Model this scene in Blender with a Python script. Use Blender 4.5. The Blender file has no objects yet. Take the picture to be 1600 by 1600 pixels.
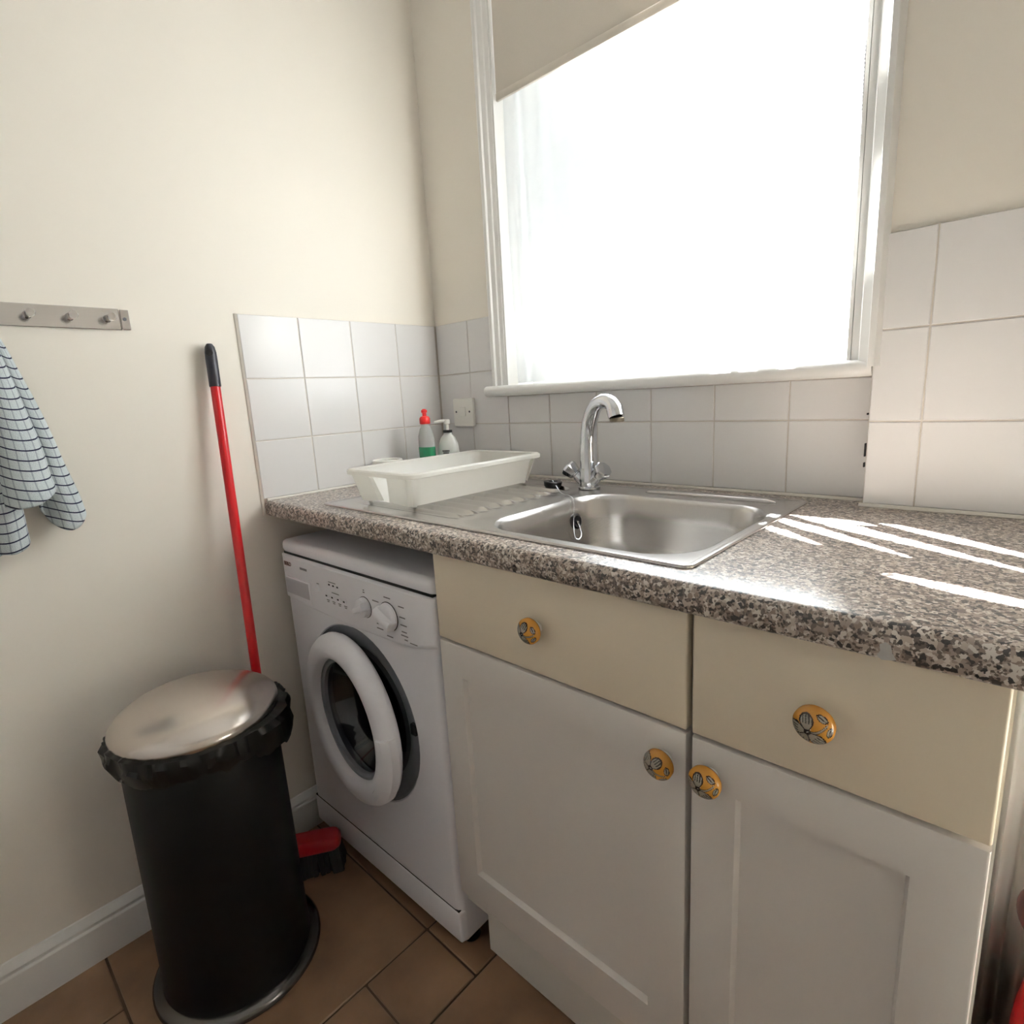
import bpy, bmesh, math, random
from mathutils import Vector, Matrix, noise
random.seed(7)
SC = bpy.context.scene
COL = SC.collection
PI = math.pi

# ------------------------------------------------------------------ camera
YAW, PITCH, ROLL = -0.758023, 0.203783, -0.054815
F_PX = 878.542
cam_d = bpy.data.cameras.new('camera')
cam_d.sensor_width = 36.0
cam_d.lens = F_PX / 1600.0 * 36.0
cam_d.clip_start = 0.02
cam = bpy.data.objects.new('camera', cam_d)
COL.objects.link(cam)
fwd = Vector((math.sin(YAW)*math.cos(PITCH), math.cos(YAW)*math.cos(PITCH), -math.sin(PITCH)))
rgt = Vector((math.cos(YAW), -math.sin(YAW), 0))
up = rgt.cross(fwd)
r2 = math.cos(ROLL)*rgt + math.sin(ROLL)*up
u2 = -math.sin(ROLL)*rgt + math.cos(ROLL)*up
M = Matrix((r2, u2, -fwd)).transposed().to_4x4()
M.translation = Vector((1.42588, -1.20056, 1.18412))
cam.matrix_world = M
SC.camera = cam

# ------------------------------------------------------------------ light
world = bpy.data.worlds.new('daylight_sky')
SC.world = world
world.use_nodes = True
bg = world.node_tree.nodes['Background']
bg.inputs[0].default_value = (0.92, 0.965, 1.0, 1)
bg.inputs[1].default_value = 1.35
SUN_EL = math.radians(46)
SUN_AZ = Vector((0.84, -0.54, 0)).normalized()
SUN_DIR = Vector((SUN_AZ.x*math.cos(SUN_EL), SUN_AZ.y*math.cos(SUN_EL), -math.sin(SUN_EL)))
sun_d = bpy.data.lights.new('sun', 'SUN')
sun_d.energy = 190.0
sun_d.angle = math.radians(0.6)
sun_d.color = (0.975, 0.977, 1.0)
sun = bpy.data.objects.new('sun', sun_d)
COL.objects.link(sun)
sun.rotation_euler = SUN_DIR.to_track_quat('-Z', 'Y').to_euler()
sun.location = (-3, 3, 5)
SC.view_settings.view_transform = 'Standard'
SC.view_settings.look = 'None'
SC.view_settings.exposure = 0.55
SC.view_settings.gamma = 1.0
SC.view_settings.use_curve_mapping = False

# ------------------------------------------------------------------ materials
def srgb(r, g, b):
    f = lambda c: (c/255/12.92) if c/255 <= 0.04045 else ((c/255+0.055)/1.055)**2.4
    return (f(r), f(g), f(b), 1)

def new_mat(name):
    m = bpy.data.materials.new(name)
    m.use_nodes = True
    return m, m.node_tree.nodes, m.node_tree.links

def mat(name, col, rough=0.5, metal=0.0, coat=0.0, noise_amt=0.0, noise_scale=8.0, bump=0.0, bump_scale=200.0,
        spec=None, trans=0.0, stretch=None, ior=None):
    m, N, L = new_mat(name)
    b = N['Principled BSDF']
    b.inputs['Base Color'].default_value = col
    b.inputs['Roughness'].default_value = rough
    b.inputs['Metallic'].default_value = metal
    b.inputs['Coat Weight'].default_value = coat
    if spec is not None: b.inputs['Specular IOR Level'].default_value = spec
    if trans: b.inputs['Transmission Weight'].default_value = trans
    if ior: b.inputs['IOR'].default_value = ior
    tc = N.new('ShaderNodeTexCoord')
    mp = N.new('ShaderNodeMapping')
    L.new(tc.outputs['Object'], mp.inputs[0])
    if stretch: mp.inputs['Scale'].default_value = stretch
    if noise_amt:
        n = N.new('ShaderNodeTexNoise'); n.inputs['Scale'].default_value = noise_scale
        n.inputs['Detail'].default_value = 6
        L.new(mp.outputs[0], n.inputs[0])
        mx = N.new('ShaderNodeMix'); mx.data_type = 'RGBA'
        mx.inputs[6].default_value = tuple(c*(1-noise_amt) for c in col[:3]) + (1,)
        mx.inputs[7].default_value = tuple(min(1, c*(1+noise_amt)) for c in col[:3]) + (1,)
        L.new(n.outputs[0], mx.inputs[0]); L.new(mx.outputs[2], b.inputs['Base Color'])
    if bump:
        n2 = N.new('ShaderNodeTexNoise'); n2.inputs['Scale'].default_value = bump_scale
        n2.inputs['Detail'].default_value = 4
        L.new(mp.outputs[0], n2.inputs[0])
        bp = N.new('ShaderNodeBump'); bp.inputs['Strength'].default_value = bump
        bp.inputs['Distance'].default_value = 0.002
        L.new(n2.outputs[0], bp.inputs['Height']); L.new(bp.outputs[0], b.inputs['Normal'])
    return m

M_WALL = mat('cream_wall_paint', srgb(238, 231, 219), 0.6, noise_amt=0.012, noise_scale=3, bump=0.06, bump_scale=90)
M_CEIL = mat('ceiling_paint', srgb(243, 241, 239), 0.8, noise_amt=0.01)
M_GLOSSW = mat('white_gloss_paint', srgb(232, 230, 226), 0.3, noise_amt=0.015, noise_scale=12)
M_TILE = mat('white_wall_tile_glaze', srgb(226, 223, 221), 0.2, spec=0.3, noise_amt=0.012, noise_scale=3, bump=0.03, bump_scale=18)
M_GROUT = mat('tile_grout', srgb(206, 197, 186), 0.85, noise_amt=0.08, noise_scale=60)
M_SEAL = mat('white_sealant', srgb(228, 222, 212), 0.4, noise_amt=0.03, noise_scale=40)
M_FTILE = mat('brown_floor_tile', srgb(138, 108, 84), 0.42, noise_amt=0.75, noise_scale=6, bump=0.12, bump_scale=25)
M_FGROUT = mat('floor_grout', srgb(82, 66, 50), 0.9, noise_amt=0.1, noise_scale=50)
M_SHAKER = mat('grey_white_door_paint', srgb(224, 217, 210), 0.38, noise_amt=0.01, noise_scale=5)
M_DRAWER = mat('cream_drawer_laminate', srgb(232, 218, 195), 0.35, noise_amt=0.012, noise_scale=5)
M_CARC = mat('cabinet_carcass_white', srgb(222, 217, 208), 0.45, noise_amt=0.01)
M_APPL = mat('white_appliance_enamel', srgb(234, 232, 236), 0.32, noise_amt=0.008, noise_scale=4)
M_APPL2 = mat('white_appliance_plastic', srgb(237, 235, 239), 0.36, noise_amt=0.008, noise_scale=4)
M_GREYP = mat('grey_plastic', srgb(128, 131, 137), 0.4, noise_amt=0.03)
M_DGREY = mat('dark_grey_rubber', srgb(74, 76, 80), 0.5, noise_amt=0.05)
M_DRUM = mat('drum_interior', srgb(60, 62, 66), 0.35, metal=0.7, noise_amt=0.1)
M_BLACK = mat('black_plastic', srgb(20, 20, 21), 0.38, noise_amt=0.08)
M_PRINT = mat('grey_print', srgb(120, 116, 118), 0.6, noise_amt=0.02)
M_PRINTD = mat('dark_print', srgb(44, 42, 44), 0.6, noise_amt=0.02)
M_LOGO = mat('brown_red_print', srgb(96, 58, 52), 0.5, noise_amt=0.05)
M_SEAM = mat('seam_shadow_gap', srgb(30, 29, 30), 0.8, noise_amt=0.05)
M_CHROME = mat('chrome', srgb(214, 216, 220), 0.07, metal=1.0, noise_amt=0.02, noise_scale=20)
M_STEEL = mat('stainless_steel', srgb(186, 183, 180), 0.27, metal=1.0, noise_amt=0.06, noise_scale=6, bump=0.05, bump_scale=300)
M_BRUSH = mat('brushed_steel', srgb(200, 198, 198), 0.14, metal=1.0, noise_amt=0.08, noise_scale=14, stretch=(1, 0.06, 30))
M_LID = mat('worn_steel_lid', srgb(200, 192, 185), 0.27, metal=1.0, noise_amt=0.10, noise_scale=9, bump=0.05, bump_scale=40)
M_BIN = mat('black_bin_paint', srgb(8, 8, 10), 0.5, spec=0.25, noise_amt=0.1, noise_scale=10, bump=0.02)
M_BAG = mat('black_bin_liner', srgb(10, 10, 10), 0.38, spec=0.3, noise_amt=0.2, noise_scale=25)
M_RED = mat('red_painted_metal', srgb(196, 18, 26), 0.28, noise_amt=0.04)
M_REDP = mat('red_plastic', srgb(160, 16, 28), 0.35, noise_amt=0.05)
M_NAVY = mat('black_grip_plastic', srgb(38, 38, 48), 0.4, noise_amt=0.05)
M_WPLAS = mat('white_plastic', srgb(240, 238, 230), 0.35, noise_amt=0.01)
M_BRIST = mat('black_bristles', srgb(22, 20, 22), 0.8, noise_amt=0.3, noise_scale=200)
M_LACE = mat('blind_fabric', srgb(214, 202, 184), 0.8, noise_amt=0.015, noise_scale=60, bump=0.05, bump_scale=500)
M_CAPRED = mat('red_cap', srgb(214, 36, 34), 0.35, noise_amt=0.03)
M_LIQ = mat('green_washing_up_liquid', srgb(30, 130, 84), 0.2, noise_amt=0.05)
M_CLEARP = mat('milky_clear_plastic', srgb(226, 228, 224), 0.22, trans=0.45, noise_amt=0.01, ior=1.3)
M_PUMPB = mat('pale_grey_bottle_plastic', srgb(214, 216, 212), 0.3, noise_amt=0.02)
M_OCHRE = mat('ochre_ceramic_glaze', srgb(196, 136, 54), 0.22, noise_amt=0.12, noise_scale=60)
M_KOUT = mat('dark_brown_ceramic_line', srgb(44, 30, 22), 0.25, noise_amt=0.1)
M_KGREY = mat('grey_ceramic_glaze', srgb(150, 144, 130), 0.2, noise_amt=0.12, noise_scale=90)
M_KDARK = mat('dark_grey_ceramic_glaze', srgb(62, 58, 50), 0.2, noise_amt=0.2, noise_scale=90)
M_KWHT = mat('white_ceramic_glaze', srgb(226, 222, 212), 0.2, noise_amt=0.02)
M_MARON = mat('dark_red_brown_plastic', srgb(70, 32, 30), 0.4, noise_amt=0.05)

def make_granite():
    m, N, L = new_mat('speckled_granite_laminate')
    b = N['Principled BSDF']; b.inputs['Roughness'].default_value = 0.29; b.inputs['Specular IOR Level'].default_value = 0.8
    tc = N.new('ShaderNodeTexCoord')
    nz = N.new('ShaderNodeTexNoise'); nz.inputs['Scale'].default_value = 160; nz.inputs['Detail'].default_value = 3
    L.new(tc.outputs['Object'], nz.inputs[0])
    mixv = N.new('ShaderNodeMix'); mixv.data_type = 'VECTOR'; mixv.inputs[0].default_value = 0.008
    L.new(tc.outputs['Object'], mixv.inputs[4]); L.new(nz.outputs[1], mixv.inputs[5])
    v = N.new('ShaderNodeTexVoronoi'); v.inputs['Scale'].default_value = 245
    L.new(mixv.outputs[1], v.inputs['Vector'])
    sep = N.new('ShaderNodeSeparateColor'); L.new(v.outputs['Color'], sep.inputs[0])
    rp = N.new('ShaderNodeValToRGB'); rp.color_ramp.interpolation = 'CONSTANT'
    e = rp.color_ramp.elements
    e[0].position = 0; e[0].color = srgb(42, 36, 34)
    e[1].position = 0.15; e[1].color = srgb(104, 90, 82)
    for p, c in ((0.30, (158, 142, 130)), (0.52, (188, 175, 163)), (0.72, (212, 204, 195)), (0.9, (136, 118, 106))):
        x = e.new(p); x.color = srgb(*c)
    L.new(sep.outputs[0], rp.inputs[0])
    v2 = N.new('ShaderNodeTexVoronoi'); v2.inputs['Scale'].default_value = 480
    L.new(tc.outputs['Object'], v2.inputs['Vector'])
    s2 = N.new('ShaderNodeSeparateColor'); L.new(v2.outputs['Color'], s2.inputs[0])
    r2_ = N.new('ShaderNodeValToRGB'); r2_.color_ramp.interpolation = 'CONSTANT'
    r2_.color_ramp.elements[0].color = (0.25, 0.22, 0.2, 1)
    r2_.color_ramp.elements[1].position = 0.14; r2_.color_ramp.elements[1].color = (1, 1, 1, 1)
    L.new(s2.outputs[1], r2_.inputs[0])
    mu = N.new('ShaderNodeMix'); mu.data_type = 'RGBA'; mu.blend_type = 'MULTIPLY'; mu.inputs[0].default_value = 1
    L.new(rp.outputs[0], mu.inputs[6]); L.new(r2_.outputs[0], mu.inputs[7])
    L.new(mu.outputs[2], b.inputs['Base Color'])
    bp = N.new('ShaderNodeBump'); bp.inputs['Strength'].default_value = 0.12; bp.inputs['Distance'].default_value = 0.001
    L.new(sep.outputs[1], bp.inputs['Height']); L.new(bp.outputs[0], b.inputs['Normal'])
    return m
M_GRAN = make_granite()

def make_voile():
    m, N, L = new_mat('white_voile')
    N.remove(N['Principled BSDF'])
    out = N['Material Output']
    tc = N.new('ShaderNodeTexCoord')
    n = N.new('ShaderNodeTexNoise'); n.inputs['Scale'].default_value = 30
    L.new(tc.outputs['Object'], n.inputs[0])
    mx = N.new('ShaderNodeMix'); mx.data_type = 'RGBA'
    mx.inputs[6].default_value = (0.84, 0.86, 0.88, 1); mx.inputs[7].default_value = (0.9, 0.91, 0.92, 1)
    L.new(n.outputs[0], mx.inputs[0])
    d = N.new('ShaderNodeBsdfDiffuse'); t = N.new('ShaderNodeBsdfTranslucent'); s = N.new('ShaderNodeMixShader')
    s.inputs[0].default_value = 0.34
    L.new(mx.outputs[2], d.inputs[0]); L.new(mx.outputs[2], t.inputs[0])
    L.new(d.outputs[0], s.inputs[1]); L.new(t.outputs[0], s.inputs[2]); L.new(s.outputs[0], out.inputs[0])
    return m
M_VOILE = make_voile()
def make_blind():
    m, N, L = new_mat('beige_blind_fabric')
    b = N['Principled BSDF']; b.inputs['Roughness'].default_value = 0.85; b.inputs['Specular IOR Level'].default_value = 0.2
    out = N['Material Output']
    tc = N.new('ShaderNodeTexCoord'); n = N.new('ShaderNodeTexNoise'); n.inputs['Scale'].default_value = 400
    L.new(tc.outputs['Object'], n.inputs[0])
    mx = N.new('ShaderNodeMix'); mx.data_type = 'RGBA'
    mx.inputs[6].default_value = srgb(216, 208, 196); mx.inputs[7].default_value = srgb(222, 214, 202)
    L.new(n.outputs[0], mx.inputs[0]); L.new(mx.outputs[2], b.inputs['Base Color'])
    t = N.new('ShaderNodeBsdfTranslucent'); L.new(mx.outputs[2], t.inputs[0])
    s = N.new('ShaderNodeMixShader'); s.inputs[0].default_value = 0.06
    L.new(b.outputs[0], s.inputs[1]); L.new(t.outputs[0], s.inputs[2]); L.new(s.outputs[0], out.inputs[0])
    return m
M_BLIND = make_blind()

def make_thin_plastic():
    m, N, L = new_mat('thin_white_plastic')
    b = N['Principled BSDF']; b.inputs['Base Color'].default_value = srgb(244, 242, 236); b.inputs['Roughness'].default_value = 0.35
    out = N['Material Output']
    tc = N.new('ShaderNodeTexCoord'); n = N.new('ShaderNodeTexNoise'); n.inputs['Scale'].default_value = 12
    L.new(tc.outputs['Object'], n.inputs[0])
    mx = N.new('ShaderNodeMix'); mx.data_type = 'RGBA'
    mx.inputs[6].default_value = srgb(242, 240, 233); mx.inputs[7].default_value = srgb(247, 245, 240)
    L.new(n.outputs[0], mx.inputs[0]); L.new(mx.outputs[2], b.inputs['Base Color'])
    t = N.new('ShaderNodeBsdfTranslucent'); L.new(mx.outputs[2], t.inputs[0])
    s = N.new('ShaderNodeMixShader'); s.inputs[0].default_value = 0.5
    L.new(b.outputs[0], s.inputs[1]); L.new(t.outputs[0], s.inputs[2]); L.new(s.outputs[0], out.inputs[0])
    return m
M_THINP = make_thin_plastic()

def make_pane(name, tint, refl):
    m, N, L = new_mat(name)
    N.remove(N['Principled BSDF'])
    out = N['Material Output']
    tr = N.new('ShaderNodeBsdfTransparent'); tr.inputs[0].default_value = tint
    g = N.new('ShaderNodeBsdfGlossy'); g.inputs['Roughness'].default_value = 0.02
    s = N.new('ShaderNodeMixShader'); s.inputs[0].default_value = refl
    L.new(tr.outputs[0], s.inputs[1]); L.new(g.outputs[0], s.inputs[2])
    L.new(s.outputs[0], out.inputs[0])
    return m
M_PANE = make_pane('window_glass', (0.97, 0.985, 0.975, 1), 0.04)
M_DGLASS = make_pane('washer_door_glass', (0.40, 0.42, 0.45, 1), 0.06)

def make_towel():
    m, N, L = new_mat('checked_terry_cotton')
    b = N['Principled BSDF']; b.inputs['Roughness'].default_value = 0.95
    uv = N.new('ShaderNodeUVMap'); uv.uv_map = 'UVMap'
    sx = N.new('ShaderNodeSeparateXYZ'); L.new(uv.outputs[0], sx.inputs[0])
    def line(sock, pitch, w, soft=False):
        a = N.new('ShaderNodeMath'); a.operation = 'DIVIDE'; a.inputs[1].default_value = pitch; L.new(sock, a.inputs[0])
        f = N.new('ShaderNodeMath'); f.operation = 'FRACT'; L.new(a.outputs[0], f.inputs[0])
        c = N.new('ShaderNodeMath'); c.operation = 'LESS_THAN'; c.inputs[1].default_value = w; L.new(f.outputs[0], c.inputs[0])
        return c.outputs[0]
    h = line(sx.outputs[1], 0.0185, 0.14)
    v = line(sx.outputs[0], 0.021, 0.16)
    nz = N.new('ShaderNodeTexNoise'); nz.inputs['Scale'].default_value = 500
    tc = N.new('ShaderNodeTexCoord'); L.new(tc.outputs['Object'], nz.inputs[0])
    base = N.new('ShaderNodeMix'); base.data_type = 'RGBA'
    base.inputs[6].default_value = srgb(176, 186, 190); base.inputs[7].default_value = srgb(208, 214, 214)
    L.new(nz.outputs[0], base.inputs[0])
    m1 = N.new('ShaderNodeMix'); m1.data_type = 'RGBA'
    hv = N.new('ShaderNodeMath'); hv.operation = 'MULTIPLY'; hv.inputs[1].default_value = 0.55; L.new(v, hv.inputs[0])
    L.new(hv.outputs[0], m1.inputs[0]); L.new(base.outputs[2], m1.inputs[6]); m1.inputs[7].default_value = srgb(120, 126, 140)
    m2 = N.new('ShaderNodeMix'); m2.data_type = 'RGBA'
    L.new(h, m2.inputs[0]); L.new(m1.outputs[2], m2.inputs[6]); m2.inputs[7].default_value = srgb(36, 40, 66)
    L.new(m2.outputs[2], b.inputs['Base Color'])
    bp = N.new('ShaderNodeBump'); bp.inputs['Strength'].default_value = 0.5; bp.inputs['Distance'].default_value = 0.002
    L.new(nz.outputs[0], bp.inputs['Height']); L.new(bp.outputs[0], b.inputs['Normal'])
    return m
M_TOWEL = make_towel()

# ------------------------------------------------------------------ mesh helpers
class MB:
    def __init__(s):
        s.bm = bmesh.new()
    def poly(s, pts, mi=0):
        f = s.bm.faces.new([s.bm.verts.new(p) for p in pts]); f.material_index = mi; return f
    def box(s, x0, x1, y0, y1, z0, z1, bev=0.0, seg=2, mi=0):
        c = [(x, y, z) for z in (z0, z1) for y in (y0, y1) for x in (x0, x1)]
        v = [s.bm.verts.new(p) for p in c]
        fs = [(0, 2, 3, 1), (4, 5, 7, 6), (0, 1, 5, 4), (2, 6, 7, 3), (0, 4, 6, 2), (1, 3, 7, 5)]
        nf = []
        for f in fs:
            q = s.bm.faces.new([v[i] for i in f]); q.material_index = mi; nf.append(q)
        if bev > 0:
            es = list({e for f in nf for e in f.edges})
            bmesh.ops.bevel(s.bm, geom=es, offset=bev, segments=seg, affect='EDGES', profile=0.5)
        return s
    def loops(s, rings, closed=True, cap0=False, cap1=False, mi=0):
        V = [[s.bm.verts.new(p) for p in r] for r in rings]
        n = len(V[0])
        for a, b in zip(V[:-1], V[1:]):
            for i in range(n if closed else n-1):
                j = (i+1) % n
                f = s.bm.faces.new((a[i], a[j], b[j], b[i])); f.material_index = mi
        if cap0:
            f = s.bm.faces.new(V[0][::-1]); f.material_index = mi
        if cap1:
            f = s.bm.faces.new(V[-1]); f.material_index = mi
        return V
    def lathe(s, prof, c=(0, 0, 0), axis=(0, 0, 1), n=32, mi=0, cap0=True, cap1=True):
        q = Vector((0, 0, 1)).rotation_difference(Vector(axis).normalized())
        rings = []
        for r, h in prof:
            rings.append([Vector(c) + q @ Vector((r*math.cos(2*PI*i/n), r*math.sin(2*PI*i/n), h)) for i in range(n)])
        s.loops(rings, True, cap0, cap1, mi)
        return s
    def tube(s, pts, rad, n=12, mi=0, cap=True):
        pts = [Vector(p) for p in pts]
        rs = rad if isinstance(rad, (list, tuple)) else [rad]*len(pts)
        rings = []
        t0 = (pts[1]-pts[0]).normalized()
        nrm = t0.orthogonal().normalized()
        prev = t0
        for i, p in enumerate(pts):
            if i == 0: t = t0
            elif i == len(pts)-1: t = (pts[-1]-pts[-2]).normalized()
            else: t = (pts[i+1]-pts[i-1]).normalized()
            nrm = prev.rotation_difference(t) @ nrm
            prev = t
            b = t.cross(nrm)
            rings.append([p + rs[i]*(math.cos(2*PI*k/n)*nrm + math.sin(2*PI*k/n)*b) for k in range(n)])
        s.loops(rings, True, cap, cap, mi)
        return s
    def prism(s, pts2, y0, y1, mi=0):
        """polygon in XZ extruded along Y"""
        a = [s.bm.verts.new((x, y0, z)) for x, z in pts2]; b = [s.bm.verts.new((x, y1, z)) for x, z in pts2]
        f = s.bm.faces.new(a); f.material_index = mi
        f = s.bm.faces.new(b[::-1]); f.material_index = mi
        n = len(a)
        for i in range(n):
            j = (i+1) % n
            f = s.bm.faces.new((a[j], a[i], b[i], b[j])); f.material_index = mi
        return s
    def build(s, name, mats, parent=None, smooth=35, loc=None, recalc=True):
        if recalc: bmesh.ops.recalc_face_normals(s.bm, faces=s.bm.faces)
        me = bpy.data.meshes.new(name)
        s.bm.to_mesh(me); s.bm.free()
        for m in (mats if isinstance(mats, (list, tuple)) else [mats]): me.materials.append(m)
        if smooth:
            for p in me.polygons: p.use_smooth = True
            me.set_sharp_from_angle(angle=math.radians(smooth))
        o = bpy.data.objects.new(name, me)
        COL.objects.link(o)
        if parent: o.parent = parent
        if loc: o.location = loc
        return o

def tag(o, label, cat=None, group=None, kind=None):
    if label: o['label'] = label
    if cat: o['category'] = cat
    if group: o['group'] = group
    if kind: o['kind'] = kind
    return o
def thing(name, label, cat, loc=(0, 0, 0), rotz=0.0, group=None):
    e = bpy.data.objects.new(name, None)
    COL.objects.link(e)
    e.location = loc; e.rotation_euler = (0, 0, rotz); e.empty_display_size = 0.05
    return tag(e, label, cat, group)
def struct(o, label=None):
    o['kind'] = 'structure'
    if label: o['label'] = label
    return o
def catmull(P, n):
    """sample n points of a catmull-rom through P (tuples)"""
    out = []
    m = len(P)
    for k in range(n):
        t = k/(n-1)*(m-1); i = min(int(t), m-2); f = t-i
        p0 = P[max(i-1, 0)]; p1 = P[i]; p2 = P[i+1]; p3 = P[min(i+2, m-1)]
        out.append(tuple(0.5*(2*b + (c-a)*f + (2*a-5*b+4*c-d)*f*f + (3*b-a-3*c+d)*f**3) for a, b, c, d in zip(p0, p1, p2, p3)))
    return out
def rrect(cx, cy, hx, hy, r, z, nc=8, ns=10):
    """rounded rectangle loop, fixed count 4*(nc+ns)"""
    pts = []
    rr = r if isinstance(r, (list, tuple)) else (r,)*4
    cs = [(1, -1, -90), (1, 1, 0), (-1, 1, 90), (-1, -1, 180)]
    arcs = []
    for (sx, sy, a0), q in zip(cs, rr):
        ox, oy = cx+sx*(hx-q), cy+sy*(hy-q)
        arcs.append([(ox+q*math.cos(math.radians(a0+90*i/(nc-1))), oy+q*math.sin(math.radians(a0+90*i/(nc-1)))) for i in range(nc)])
    for k in range(4):
        pts += arcs[k]
        a = arcs[k][-1]; b = arcs[(k+1) % 4][0]
        for i in range(1, ns+1):
            t = i/(ns+1); pts.append((a[0]+(b[0]-a[0])*t, a[1]+(b[1]-a[1])*t))
    return [(x, y, z) for x, y in pts]

H = 0.956      # worktop height
# ------------------------------------------------------------------ room shell
XR, YF, ZC = 1.80, -1.95, 2.42
floor = struct(MB().box(-0.15, XR+0.1, YF-0.1, 0.12, -0.08, -0.004).build('floor', M_FGROUT, smooth=0), 'brown tiled kitchen floor')
wl = struct(MB().box(-0.15, -0.007, YF-0.1, 0.16, -0.08, ZC).build('wall_left', M_WALL, smooth=0), 'cream painted wall with hook rail')
ceil = struct(MB().box(-0.15, XR+0.1, YF-0.1, 0.16, ZC, ZC+0.1).build('ceiling', M_CEIL, smooth=0), 'white ceiling')
wr = struct(MB().box(XR, XR+0.1, YF-0.1, 0.16, -0.08, ZC).build('wall_right', M_WALL, smooth=0), 'cream wall at the right end')
wf = struct(MB().box(-0.007, XR, YF-0.1, YF, -0.08, ZC).build('wall_front', M_CEIL, smooth=0), 'cream wall behind the viewer')
# back wall, opening for the window
WX0, WX1, WZ0, WZ1 = 0.300, 1.166, 1.186, 2.33
mb = MB()
mb.box(-0.007, WX0, 0.007, 0.16, -0.08, ZC)
mb.box(WX1, 1.212, 0.007, 0.16, -0.08, ZC)
mb.box(1.212, XR, -0.042, 0.16, -0.08, ZC)
mb.box(WX0, WX1, 0.007, 0.16, -0.08, WZ0)
mb.box(WX0, WX1, 0.007, 0.16, WZ1, ZC)
wb = struct(mb.build('wall_back', M_WALL, smooth=0), 'cream window wall with white tiles above the worktop')

# ---- wall tiles
def tile_mesh(name, w, h, t=0.007, c=0.0014):
    """tile in local XZ, face at y=0 looking to -Y, with chamfered edges"""
    me = bpy.data.meshes.new(name)
    v = [(c, 0, c), (w-c, 0, c), (w-c, 0, h-c), (c, 0, h-c),
         (0, c, 0), (w, c, 0), (w, c, h), (0, c, h), (0, t, 0), (w, t, 0), (w, t, h), (0, t, h)]
    f = [(0, 1, 2, 3)]
    for i in range(4):
        j = (i+1) % 4
        f += [(i, 4+i, 4+j, j), (4+i, 8+i, 8+j, 4+j)]
    f.append((11, 10, 9, 8))
    me.from_pydata(v, [], f); me.materials.append(M_TILE)
    return me
_tc = {}
def wall_tile(parent, origin, w, h, rotz=0.0):
    k = (round(w, 4), round(h, 4))
    if k not in _tc: _tc[k] = tile_mesh('wall_tile', w, h)
    o = bpy.data.objects.new('wall_tile', _tc[k])
    COL.objects.link(o); o.parent = parent
    o.location = origin
    o.rotation_euler = (random.uniform(-.0015, .0015), 0, rotz + random.uniform(-.0015, .0015))
    return o
G = 0.0022
ROWS = [(H+0.004, H+0.1505), (H+0.1505, H+0.3025), (H+0.3025, H+0.4545)]
# left wall: faces +X -> rotate so local -Y looks to +X
LY = [-0.608, -0.456, -0.304, -0.152, -0.002]
for z0, z1 in ROWS:
    for y0, y1 in zip(LY[:-1], LY[1:]):
        wall_tile(wl, (0, y0+G/2, z0+G/2), y1-y0-G, z1-z0-G, PI/2)
_m = MB(); _m.loops([[(-0.0075, -0.6128, z), (-0.0040, -0.6115, z), (-0.0012, -0.6070, z), (-0.0075, -0.6060, z)] for z in (H-0.038, ROWS[2][1])], True, True, True)
_m.build('edge_bead', M_SEAL, wl, 30)
MB().box(-0.008, -0.0018, -0.6075, 0.006, H-0.02, ROWS[2][1]-0.0005).build('grout', M_GROUT, wl, smooth=0)
# back wall
BX = [0.002, 0.146, 0.298, 0.450, 0.602, 0.754, 0.906, 1.058, 1.203]
for i, (x0, x1) in enumerate(zip(BX[:-1], BX[1:])):
    wall_tile(wb, (x0+G/2, 0, ROWS[0][0]+G/2), x1-x0-G, ROWS[0][1]-ROWS[0][0]-G)
    zt = 1.184
    if i == 0:
        for z0, z1 in ROWS[1:]: wall_tile(wb, (x0+G/2, 0, z0+G/2), x1-x0-G, z1-z0-G)
    elif i == 1:
        wall_tile(wb, (x0+G/2, 0, ROWS[2][0]+G/2), 0.249-x0-G, ROWS[2][1]-ROWS[2][0]-G)
        # L-shaped tile cut round the end of the window board
        a, b, c, d = x0+G/2, x1-G/2, ROWS[1][0]+G/2, ROWS[1][1]-G/2
        MB().prism([(a, c), (b, c), (b, zt-G/2), (0.247, zt-G/2), (0.247, d), (a, d)], 0.0, 0.007).build('wall_tile', M_TILE, wb, smooth=0)
    else:
        wall_tile(wb, (x0+G/2, 0, ROWS[1][0]+G/2), x1-x0-G, zt-ROWS[1][0]-G)
mb = MB()
mb.box(0.0, 1.2085, 0.0018, 0.008, H-0.02, 1.184)
mb.box(0.0, 0.2485, 0.0018, 0.008, 1.184, ROWS[2][1]-0.0005)
mb.box(1.2045, XR-0.001, -0.0472, -0.0400, H-0.02, ROWS[2][1]-0.0005)
mb.build('grout', M_GROUT, wb, smooth=0)
RX = [1.2042, 1.2806, 1.4326, 1.5846, XR-0.002]
for z0, z1 in ROWS:
    for x0, x1 in zip(RX[:-1], RX[1:]):
        wall_tile(wb, (x0+G/2, -0.049, z0+G/2), x1-x0-G, z1-z0-G)
# sealant along the worktop
mb = MB()
mb.tube([(0.004, -0.6, H+0.0015), (0.004, -0.004, H+0.0015)], 0.0042, 8)
mb.tube([(0.004, -0.004, H+0.0015), (1.20, -0.004, H+0.0015)], 0.0042, 8)
mb.tube([(1.20, -0.053, H+0.0015), (1.476, -0.053, H+0.0015)], 0.0048, 8)
mb.build('sealant_bead', M_SEAL, wb)
# chipped dark joint where the tiled return meets the recessed tiles
mb = MB()
for z0, z1 in ((1.045, 1.068), (1.026, 1.034), (1.118, 1.121)):
    mb.box(1.2015, 1.2035, -0.050, -0.040, z0, z1)
mb.build('joint_crack', M_SEAM, wb, smooth=0)

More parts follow.
